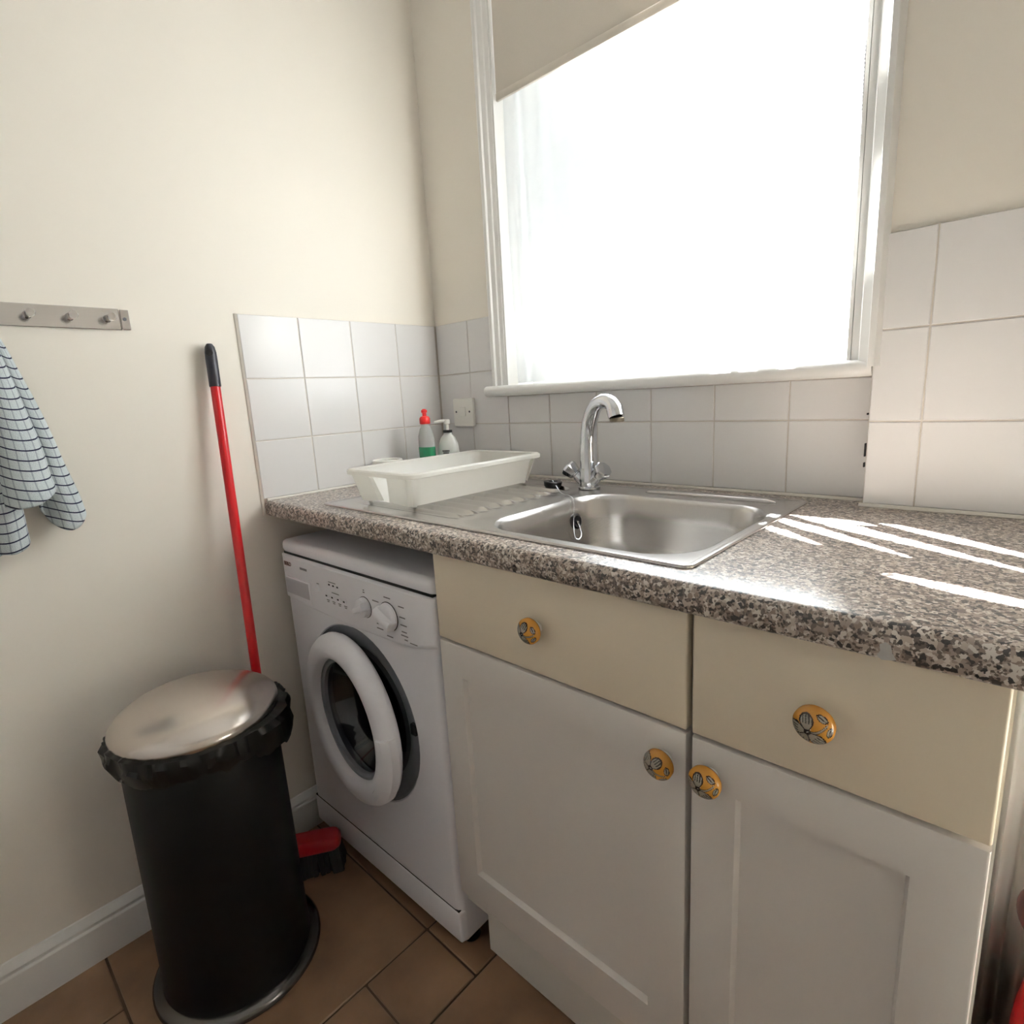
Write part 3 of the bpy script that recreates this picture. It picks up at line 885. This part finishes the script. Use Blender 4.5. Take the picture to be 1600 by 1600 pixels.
cabinet(0.6385, 1.1345, 'wide base cabinet under the sink, next to the washing machine', (0.886, 0.832, 0.5), (1.103, 0.701, 0.9), 0)
cabinet(1.1365, 1.4345, 'narrow base cabinet under the worktop at the right', (1.283, 0.830, 0.0), (1.166, 0.705, 0.1), 0)
pl = MB().box(0.656, 1.4345, -0.533, -0.517, 0.001, 0.1495, 0.001, 1).build('plinth_board', M_CARC)
tag(pl, 'pale plinth board under the two base cabinets', 'plinth')

# ------------------------------------------------------------------ washing machine
WM = Vector((0.337, -0.30, 0.0))
wm = thing('washing_machine', 'white front-loading washing machine with its round door ajar', 'washing machine', (0.337, -0.594, 0.0), math.radians(0.9))
# local frame: x centred, y=0 at front face, +y backwards, z up
hw = 0.297
CX, CZ, RR = -0.003, 0.482, 0.214      # recess centre
# body shell, front plate with round hole
mb = MB()
bz0, bz1 = 0.045, 0.824
n = 64
def sq(i):
    a = 2*PI*i/n
    c, s = math.cos(a), math.sin(a)
    k = 1/max(abs(c), abs(s))
    return c*k, s*k
def oring(inset, y):
    pts = []
    for i in range(n):
        u, v = sq(i)
        x = u*(hw-inset); z = (bz0+bz1)/2 + v*((bz1-bz0)/2-inset*0.3)
        pts.append((x, y, z))
    return pts
circ = lambda r, y, cx=CX, cz=CZ: [(cx+r*math.cos(2*PI*i/n), y, cz+r*math.sin(2*PI*i/n)) for i in range(n)]
mb.loops([oring(0, 0.52), oring(0, 0.016), oring(0.0025, 0.008), oring(0.008, 0.0025), oring(0.016, 0.0), circ(RR, 0.0), circ(RR-0.004, 0.004)], True, True, False)
body = lchild(mb, 'body', M_APPL, wm, 40)
mb = MB(); mb.loops([circ(RR-0.003, 0.002), circ(RR-0.008, 0.007), circ(0.180, 0.009), circ(0.163, 0.016), circ(0.155, 0.024)], True)
lchild(mb, 'door_recess', M_GREYP, wm, 40, 'grey recessed door surround')
mb = MB(); mb.loops([circ(0.163, 0.015), circ(0.153, 0.012), circ(0.143, 0.034), circ(0.145, 0.09)], True)
lchild(mb, 'door_gasket', M_DGREY, wm, 50)
mb = MB(); mb.loops([circ(0.150, 0.085), circ(0.215, 0.10), circ(0.215, 0.36), circ(0.02, 0.37)], True, False, True)
dr_ = lchild(mb, 'drum', M_DRUM, wm, 40)
mb = MB(); mb.box(0.185, 0.202, -0.001, 0.010, CZ+0.018, CZ+0.044, 0.002, 1)
lchild(mb, 'latch_slot', M_BLACK, wm)
# lid
mb = MB(); mb.box(-hw, hw, 0.001, 0.535, 0.8255, 0.860, 0.013, 4)
lchild(mb, 'lid', M_APPL2, wm, 40)
mb = MB(); mb.box(-hw+0.006, hw-0.006, 0.004, 0.52, 0.8225, 0.829)
lchild(mb, 'lid_seam', M_SEAM, wm, 0)
# control panel
mb = MB()
np_ = 24
top = 0.8235
rings = []
for yy, ins in ((0.02, 0.0), (-0.002, 0.0), (-0.006, 0.003), (-0.0075, 0.008)):
    ring = []
    for i in range(np_+1):
        t = -1 + 2*i/np_
        lo = 0.712 + 0.012*max(0, abs(t)-0.75)/0.25 - 0.012*(1-t*t)
        ring.append((t*(hw+0.001-ins), yy + 0.012*max(0, abs(t)-0.93)/0.07*0.5, lo+ins))
    for i in range(np_, -1, -1):
        t = -1 + 2*i/np_
        ring.append((t*(hw+0.001-ins), yy + 0.012*max(0, abs(t)-0.93)/0.07*0.5, top-ins*0.3))
    rings.append(ring)
V = mb.loops(rings, True)
for i in range(np_):
    mb.bm.faces.new((V[-1][i], V[-1][i+1], V[-1][2*np_+1-i-1], V[-1][2*np_+1-i]))
panel = lchild(mb, 'control_panel', M_APPL2, wm, 40)
FY = -0.0077
# detergent drawer
mb = MB()
x0, x1, z0, z1 = -0.276, -0.152, 0.716, 0.772
dd = MB().box(x0, x1, -0.0100, -0.006, z0, z1, 0.0025, 2)
det = lchild(dd, 'detergent_drawer', M_APPL2, wm)
mb = MB()
rings = [[(x0+0.006+i, y, z0+0.012+i*0.5), (x1-0.006-i, y, z0+0.012+i*0.5), (x1-0.006-i, y, z1-0.004-i), (x0+0.006+i, y, z1-0.004-i)] for i, y in ((0, -0.0102), (0.002, -0.0112), (0.006, -0.0108))]
mb.loops(rings, True, False, True)
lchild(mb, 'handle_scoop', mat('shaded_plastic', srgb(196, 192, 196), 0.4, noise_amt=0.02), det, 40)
# dials
def dial(x, z, r, ang):
    mb = MB(); mb.lathe([(r*1.04, 0), (r*1.04, 0.003), (r*0.97, 0.0045), (r*0.95, 0.010), (r*0.90, 0.012), (0.0, 0.013)], (x, FY, z), (0, -1, 0), 36)
    d = lchild(mb, 'dial', M_APPL2, wm, 40)
    mb = MB()
    ca, sa = math.cos(ang), math.sin(ang)
    sec = []
    for t, w, h in ((-1.04, 0.42, 0.012), (-0.9, 0.5, 0.019), (-0.3, 0.40, 0.0235), (0.5, 0.34, 0.0235), (0.95, 0.26, 0.020), (1.08, 0.20, 0.012)):
        ring = []
        for s, hh in ((-1, 0.2), (-0.85, 0.85), (-0.5, 1.0), (0.5, 1.0), (0.85, 0.85), (1, 0.2)):
            l, q = t*r, s*w*r
            ring.append((x + l*ca - q*sa, FY - h*hh - 0.002, z + l*sa + q*ca))
        sec.append(ring)
    mb.loops(sec, True, True, True)
    lchild(mb, 'dial_grip', M_APPL2, d, 45)
    mb = MB(); mb.lathe([(r*1.1, 0.0), (r*1.1, 0.0006), (r*1.03, 0.0008)], (x, FY, z), (0, -1, 0), 36)
    lchild(mb, 'dial_gap', M_PRINTD, d, 0)
dial(0.077, 0.762, 0.0215, math.radians(205))
dial(0.160, 0.760, 0.0285, math.radians(150))
for i in range(4):
    mb = MB(); mb.box(-0.083+i*0.0245, -0.067+i*0.0245, FY-0.003, FY, 0.7525, 0.7605, 0.0015, 1)
    bt = lchild(mb, 'button', M_APPL2, wm)
    mb = MB(); mb.box(-0.079+i*0.0245, -0.072+i*0.0245, FY-0.0034, FY-0.0025, 0.7555, 0.7590)
    lchild(mb, 'button_mark', M_PRINTD, bt, 0)
for i in range(3):
    mb = MB(); mb.box(-0.066+i*0.0175, -0.060+i*0.0175, FY-0.0008, FY, 0.7835, 0.7870)
    lchild(mb, 'indicator', M_PRINTD, wm, 0)
mb = MB(); mb.lathe([(0.0075, 0), (0.0075, 0.003), (0.006, 0.0045), (0, 0.005)], (-0.115, FY, 0.766), (0, -1, 0), 20)
lchild(mb, 'power_button', M_APPL2, wm)
# printed marks (too small to read in the picture): fine dashes
mb = MB()
def dash(x, z, w, h=0.0022):
    mb.box(x-w/2, x+w/2, FY-0.0004, FY+0.001, z-h/2, z+h/2)
for (x, z, w) in ((0.118, 0.784, 0.022), (0.125, 0.735, 0.020), (0.125, 0.725, 0.022), (0.158, 0.716, 0.02),
                  (0.205, 0.790, 0.018), (0.206, 0.768, 0.018), (0.208, 0.752, 0.020), (0.208, 0.738, 0.016), (0.208, 0.730, 0.022), (0.212, 0.722, 0.010),
                  (0.160, 0.800, 0.022), (0.077, 0.800, 0.004), (0.077, 0.795, 0.006), (0.115, 0.762, 0.006)):
    dash(x, z, w)
for i in range(4):
    dash(-0.075+i*0.0245, 0.746, 0.012, 0.0018); dash(-0.075+i*0.0245, 0.742, 0.008, 0.0018)
dash(-0.05, 0.792, 0.03, 0.0016); dash(-0.04, 0.768, 0.03, 0.0016); dash(-0.115, 0.778, 0.01, 0.0016)
dash(0.255-0.02, 0.7195, 0.022, 0.0016)
lchild(mb, 'panel_print', M_PRINT, wm, 0)['kind'] = 'stuff'
mb = MB()
for k in range(8):
    dash(-0.192+k*0.0042, 0.802, 0.0028, 0.0055)
lchild(mb, 'model_print', M_PRINT, wm, 0)['kind'] = 'stuff'
def text_part(txt, size, loc, m, parent, name, ext=0.0004):
    cu = bpy.data.curves.new(name, 'FONT'); cu.body = txt; cu.size = size; cu.extrude = ext; cu.offset = 0.0004
    tmp = bpy.data.objects.new(name+'_src', cu); COL.objects.link(tmp)
    dg = bpy.context.evaluated_depsgraph_get(); dg.update()
    me = bpy.data.meshes.new_from_object(tmp.evaluated_get(dg))
    bpy.data.objects.remove(tmp); bpy.data.curves.remove(cu)
    me.materials.clear(); me.materials.append(m)
    o = bpy.data.objects.new(name, me); COL.objects.link(o); o.parent = parent
    o.location = loc; o.rotation_euler = (PI/2, 0, 0)
    return o
text_part('BEKO', 0.0135, (-0.272, FY-0.0002, 0.7995), M_LOGO, wm, 'brand_lettering')['label'] = 'small dark red brand lettering'
# door: hinge at left, swung open a few degrees
HG = Vector((CX-0.198, -0.004, CZ))
ANG = math.radians(-5.0)
ca, sa = math.cos(ANG), math.sin(ANG)
def dv(p):
    x, y, z = p
    x -= HG.x; y -= HG.y
    return (HG.x + x*ca - y*sa, HG.y + x*sa + y*ca, z)
def dring(r, y): return [dv(p) for p in circ(r, y)]
mb = MB()
prof = [(0.160, 0.010), (0.196, 0.004), (0.201, -0.004), (0.200, -0.016), (0.193, -0.026), (0.180, -0.033), (0.164, -0.036), (0.152, -0.034), (0.1455, -0.028), (0.143, -0.018), (0.142, -0.006), (0.141, 0.006)]
mb.loops([dring(r, y) for r, y in prof], True)
door = lchild(mb, 'door', M_APPL2, wm, 50, 'round white door ring')
mb = MB(); mb.loops([dring(0.1435, -0.014), dring(0.136, -0.0145), dring(0.131, -0.010), dring(0.131, 0.005)], True)
lchild(mb, 'inner_ring', M_GREYP, door, 45)
mb = MB(); mb.loops([dring(r, y) for r, y in ((0.134, -0.004), (0.124, 0.004), (0.116, 0.045), (0.09, 0.066), (0.04, 0.076), (0.004, 0.078))], True, False, True)
lchild(mb, 'glass_bowl', M_DGLASS, door, 60)
mb = MB(); mb.loops([dring(0.162, 0.011), dring(0.160, 0.016), dring(0.138, 0.014), dring(0.138, 0.006)], True)
lchild(mb, 'door_back_ring', M_GREYP, door, 45)
# handle : faceted grip along the right of the ring
mb = MB()
sec = []
for k in range(13):
    t = k/12
    a = math.radians(10 - 52*t)
    w = 0.010*math.sin(PI*min(1, max(0.0, t)))**0.4 + 0.004
    ring = []
    for dr0, dy in ((-0.016, -0.036), (-0.012, -0.041), (0.004, -0.0385), (0.014+w*0.5, -0.026), (0.016+w*0.5, -0.010), (0.0, -0.02)):
        r = 0.184 + dr0
        ring.append(dv((CX+r*math.cos(a), dy, CZ+r*math.sin(a))))
    sec.append(ring)
mb.loops(sec, True, True, True)
lchild(mb, 'door_handle', M_APPL2, door, 30)
# kick plate and feet
mb = MB(); mb.box(-hw, hw, -0.0015, 0.05, 0.046, 0.124, 0.006, 3)
lchild(mb, 'kick_panel', M_APPL2, wm, 40)
mb = MB(); mb.box(-hw+0.004, hw-0.004, -0.0004, 0.02, 0.1235, 0.1262)
lchild(mb, 'kick_seam', M_SEAM, wm, 0)
for sx in (-1, 1):
    for yy in (0.055, 0.47):
        mb = MB(); mb.lathe([(0.020, 0.0), (0.022, 0.004), (0.020, 0.014), (0.010, 0.018), (0.010, 0.048)], (sx*0.262, yy, 0.0008), (0, 0, 1), 18)
        lchild(mb, 'foot', M_BLACK, wm)

# ------------------------------------------------------------------ pedal bin
BN = Vector((0.240, -0.900, 0.0))
bn = thing('pedal_bin', 'tall black cylindrical bin with domed steel lid and black liner', 'bin', BN, math.radians(-50))
mb = MB(); mb.lathe([(0.150, 0.018), (0.146, 0.03), (0.1435, 0.30), (0.1415, 0.555), (0.1395, 0.56), (0.138, 0.552)], (0, 0, 0), (0, 0, 1), 64, cap1=False)
lchild(mb, 'drum', M_BIN, bn, 50)
mb = MB(); mb.lathe([(0.150, 0.0008), (0.163, 0.001), (0.168, 0.006), (0.168, 0.013), (0.163, 0.019), (0.152, 0.023), (0.146, 0.024)], (0, 0, 0), (0, 0, 1), 64)
lchild(mb, 'base_ring', mat('dark_chrome_base', srgb(96, 94, 92), 0.22, metal=0.9, noise_amt=0.1), bn, 40, 'dark shiny base ring')
mb = MB(); mb.lathe([(0.1425, 0.556), (0.1465, 0.558), (0.1475, 0.566), (0.1465, 0.590), (0.1485, 0.594)], (0, 0, 0), (0, 0, 1), 64, cap0=False, cap1=False)
lchild(mb, 'rim_band', M_BIN, bn, 40)
prof = [(0.146, 0.592), (0.1505, 0.592), (0.1520, 0.597), (0.1505, 0.604), (0.145, 0.611), (0.130, 0.622), (0.105, 0.634), (0.07, 0.643), (0.035, 0.648), (0.006, 0.6495)]
mb = MB(); mb.lathe(prof, (0, 0, 0), (0, 0, 1), 72)
lid = lchild(mb, 'lid', M_LID, bn, 50, 'domed stainless steel lid')
# liner folded over the rim: crumpled skirt
mb = MB()
n = 150
def liner(row, i):
    a = 2*PI*i/n
    q = noise.noise(Vector((math.cos(a)*5.0, math.sin(a)*5.0, row*0.9)))
    q2 = noise.noise(Vector((math.cos(a)*14, math.sin(a)*14, row*1.7+5)))
    hinge = math.exp(-((((a-math.radians(92)+PI) % (2*PI))-PI)/0.42)**2)
    big = hinge*0.020
    r, z = [(0.149, 0.592), (0.158, 0.590), (0.162, 0.578), (0.160, 0.560), (0.156, 0.545), (0.1485, 0.552)][row]
    k = (0.2, 0.7, 1, 1, 1, 0.3)[row]
    r += k*(0.011*q + 0.0065*q2 + big)
    z += k*(0.012*q2*(1 if row > 2 else 0.5) + 0.020*q*(1 if row > 2 else 0.35)) - (0.020*hinge if row > 2 else 0)
    return (max(0.1475, r)*math.cos(a), max(0.1475, r)*math.sin(a), z)
mb.loops([[liner(rw, i) for i in range(n)] for rw in range(6)], True)
lchild(mb, 'bin_liner', M_BAG, bn, 25, 'crumpled black liner folded over the rim')
mb = MB(); mb.box(0.162, 0.215, -0.03, 0.03, 0.010, 0.018, 0.003, 2)
lchild(mb, 'pedal', M_BLACK, bn)

# ------------------------------------------------------------------ broom
T = Vector((0.012, -0.684, 1.338)); Bt = Vector((0.128, -0.742, 0.095))
ax = (Bt-T).normalized()
br = thing('broom', 'red-handled broom leaning on the cream wall behind the bin', 'broom', (0.165, -0.735, 0.0))
def bchild(mb, name, m, lab=None, smooth=40):
    o = mb.build(name, m, br, smooth); o.location = -Vector(br.location)
    if lab: o['label'] = lab
    return o
mb = MB(); mb.tube([T+ax*0.09, T+ax*0.5, Bt], 0.0108, 20)
bchild(mb, 'handle', M_RED, 'long red metal handle')
side = Vector((0, 1, 0))
mb = MB()
mb.tube([T+ax*0.098, T+ax*0.096, T+ax*0.05, T+ax*0.035, T+ax*0.02, T+ax*0.008, T+ax*0.001], [0.0118, 0.0128, 0.0126, 0.0128, 0.0125, 0.0105, 0.006], 20)
bchild(mb, 'grip_cap', M_NAVY, 'black plastic end cap with hanging hole')
mb = MB(); mb.lathe([(0.0, 0), (0.0058, 0), (0.0075, 0.001), (0.0075, 0.0022), (0.004, 0.0022), (0.0, 0.001)], T+ax*0.022+Vector((0.0112, -0.006, 0)), (0.9, -0.45, 0.1), 20)
bchild(mb, 'hanging_hole', M_BLACK)
HC = Vector((0.104, -0.735, 0))
rot = math.radians(56.3)
mb = MB()
def hbox(l, w, z, r=0.02, dx=0):
    pts = rrect(0, 0, l/2, w/2, r, z, 6, 6)
    c, s = math.cos(rot), math.sin(rot)
    return [(HC.x + x*c - y*s, HC.y + x*s + y*c, zz) for x, y, zz in pts]
mb.loops([hbox(0.290, 0.056, 0.062), hbox(0.294, 0.060, 0.066), hbox(0.294, 0.060, 0.082), hbox(0.286, 0.052, 0.090), hbox(0.20, 0.044, 0.094, 0.018)], True, True, True)
bchild(mb, 'head', M_REDP, 'red plastic brush head')
mb = MB(); mb.tube([Bt - ax*0.06, Bt - ax*0.03, Bt + ax*0.01], [0.013, 0.0155, 0.018], 18)
bchild(mb, 'socket', M_REDP)
mb = MB()
c, s = math.cos(rot), math.sin(rot)
nb = 0
for i in range(30):
    for j in range(7):
        x = -0.138 + 0.276*i/29 + random.uniform(-.002, .002); y = -0.022 + 0.044*j/6
        fx = x*1.05 + random.uniform(-.004, .004); fy = y*1.5 + random.uniform(-.004, .004)
        a = Vector((HC.x + x*c - y*s, HC.y + x*s + y*c, 0.064)); b = Vector((HC.x + fx*c - fy*s, HC.y + fx*s + fy*c, 0.002+random.uniform(0, .004)))
        mb.tube([a, b], [0.0062, 0.0078], 5)
o = bchild(mb, 'bristles', M_BRIST, 'black bristles'); o['kind'] = 'stuff'

# ------------------------------------------------------------------ hook rail
hr = thing('hook_rail', 'brushed steel coat hook rail screwed to the cream wall', 'hook rail', (-0.007, -1.02, 1.383))
mb = MB(); mb.box(0.0005, 0.006, -0.20, 0.172, -0.021, 0.021, 0.0008, 1)
lchild(mb, 'plate', M_BRUSH, hr)
mb = MB(); mb.box(0.0005, 0.0052, 0.1745, 0.190, -0.020, 0.020, 0.0008, 1)
lchild(mb, 'end_cap', M_BRUSH, hr)
mb = MB(); mb.lathe([(0.0035, 0), (0.0035, 0.0015), (0.0, 0.002)], (0.0052, 0.181, 0.001), (1, 0, 0), 12)
lchild(mb, 'screw', M_DGREY, hr)
for yy in (-0.18, -0.115, -0.045, 0.022, 0.087, 0.150):
    mb = MB(); mb.lathe([(0.0075, 0.0), (0.0062, 0.002), (0.0060, 0.030), (0.0078, 0.0315), (0.0080, 0.040), (0.007, 0.0415), (0, 0.042)], (0.006, yy, 0.0), (1, 0, 0), 18)
    lchild(mb, 'peg', M_BRUSH, hr)

# ------------------------------------------------------------------ towel
keys = [  # y, x, z at the hem
    (-1.215, 0.012, 0.90), (-1.19, 0.034, 0.90), (-1.16, 0.044, 0.905), (-1.135, 0.030, 0.925), (-1.118, 0.045, 0.945), (-1.095, 0.058, 0.945), (-1.072, 0.048, 0.960), (-1.075, 0.036, 1.00),
    (-1.096, 0.062, 1.035), (-1.082, 0.088, 1.030), (-1.052, 0.098, 1.035), (-1.024, 0.084, 1.052), (-1.020, 0.058, 1.058), (-1.040, 0.036, 1.03),
    (-1.036, 0.030, 0.995), (-1.014, 0.046, 0.972), (-0.992, 0.050, 0.976), (-0.976, 0.036, 1.000), (-0.984, 0.014, 1.03)]
NU, NV = 120, 70
hem = catmull(keys, NU)
bm = bmesh.new(); uvl = bm.loops.layers.uv.new('UVMap')
arc = [0.0]
for a, b in zip(hem[:-1], hem[1:]): arc.append(arc[-1] + math.hypot(a[0]-b[0], a[1]-b[1]))
grid = []
TC = (-1.085, 0.026, 1.385)
for j in range(NV+1):
    v = j/NV
    row = []
    for i in range(NU):
        y, x, z = hem[i]
        k = v**0.72
        spread = 0.16 + 0.84*k
        yy = TC[0] + (y-TC[0])*spread
        xx = TC[1] - 0.010 + (x-0.02)*(0.35+0.65*k) + 0.008*math.sin(PI*v)
        zz = TC[2] + (z-TC[2])*v
        wob = 0.006*noise.noise(Vector((i*0.07, v*5, 3.1)))*v
        row.append((bm.verts.new((max(0.001, xx+wob), yy+wob*0.6, zz)), arc[i]*1.25, (TC[2]-zz)*1.0 + 0.010*math.sin(i*0.16)))
    grid.append(row)
for j in range(NV):
    for i in range(NU-1):
        q = [grid[j][i], grid[j][i+1], grid[j+1][i+1], grid[j+1][i]]
        f = bm.faces.new([a[0] for a in q])
        for lp, a in zip(f.loops, q): lp[uvl].uv = (a[1], a[2])
me = bpy.data.meshes.new('tea_towel'); bm.to_mesh(me); bm.free(); me.materials.append(M_TOWEL)
for p in me.polygons: p.use_smooth = True
tw = bpy.data.objects.new('tea_towel', me); COL.objects.link(tw)
md = tw.modifiers.new('thickness', 'SOLIDIFY'); md.thickness = 0.004; md.offset = 1
tag(tw, 'pale grey tea towel with navy check lines hanging from the hook rail', 'towel')

# ------------------------------------------------------------------ under the worktop at the right end
cl = bmesh.new()
mb = MB()
rings = []
nu = 90
for z in (0.905, 0.70, 0.45, 0.25, 0.02):
    k = (0.905-z)/0.88
    ring = []
    for i in range(nu+1):
        s = i/nu
        x = 1.4385 + 0.295*s
        y = -0.085 - 0.016*math.sin(s*2*PI*7.5) * (0.6+0.5*k) - 0.006*math.sin(s*31+k*2)
        ring.append((x, y, z + (0.010+0.010*math.sin(i*0.9) if z < 0.1 else 0)))
    rings.append(ring)
mb.loops(rings, False)
uc = mb.build('pleated_curtain', M_WPLAS.copy(), None, 60)
uc.modifiers.new('thickness', 'SOLIDIFY').thickness = 0.0015
uc.data.materials[0].name = 'white_cotton_curtain'
tag(uc, 'white pleated fabric hanging on the wall beside the narrow cabinet', 'curtain')
vc = thing('red_vacuum_cleaner', 'red rounded vacuum cleaner tub with dark handle at the right edge', 'vacuum cleaner', (1.606, -0.275, 0.0))
mb = MB(); mb.lathe([(0.11, 0.001), (0.126, 0.006), (0.128, 0.03), (0.128, 0.26), (0.125, 0.30), (0.119, 0.35), (0.107, 0.385), (0.085, 0.405), (0.0, 0.412)], (0, 0, 0), (0, 0, 1), 48)
lchild(mb, 'tub', M_RED, vc, 40)
mb = MB(); mb.tube(catmull([(-0.075, 0, 0.39), (-0.105, 0, 0.415), (-0.125, 0, 0.445), (-0.125, 0, 0.48), (-0.095, 0, 0.505), (0.0, 0, 0.51), (0.085, 0, 0.49), (0.09, 0, 0.39)], 30), 0.011, 12)
lchild(mb, 'carry_handle', M_MARON, vc, 40)
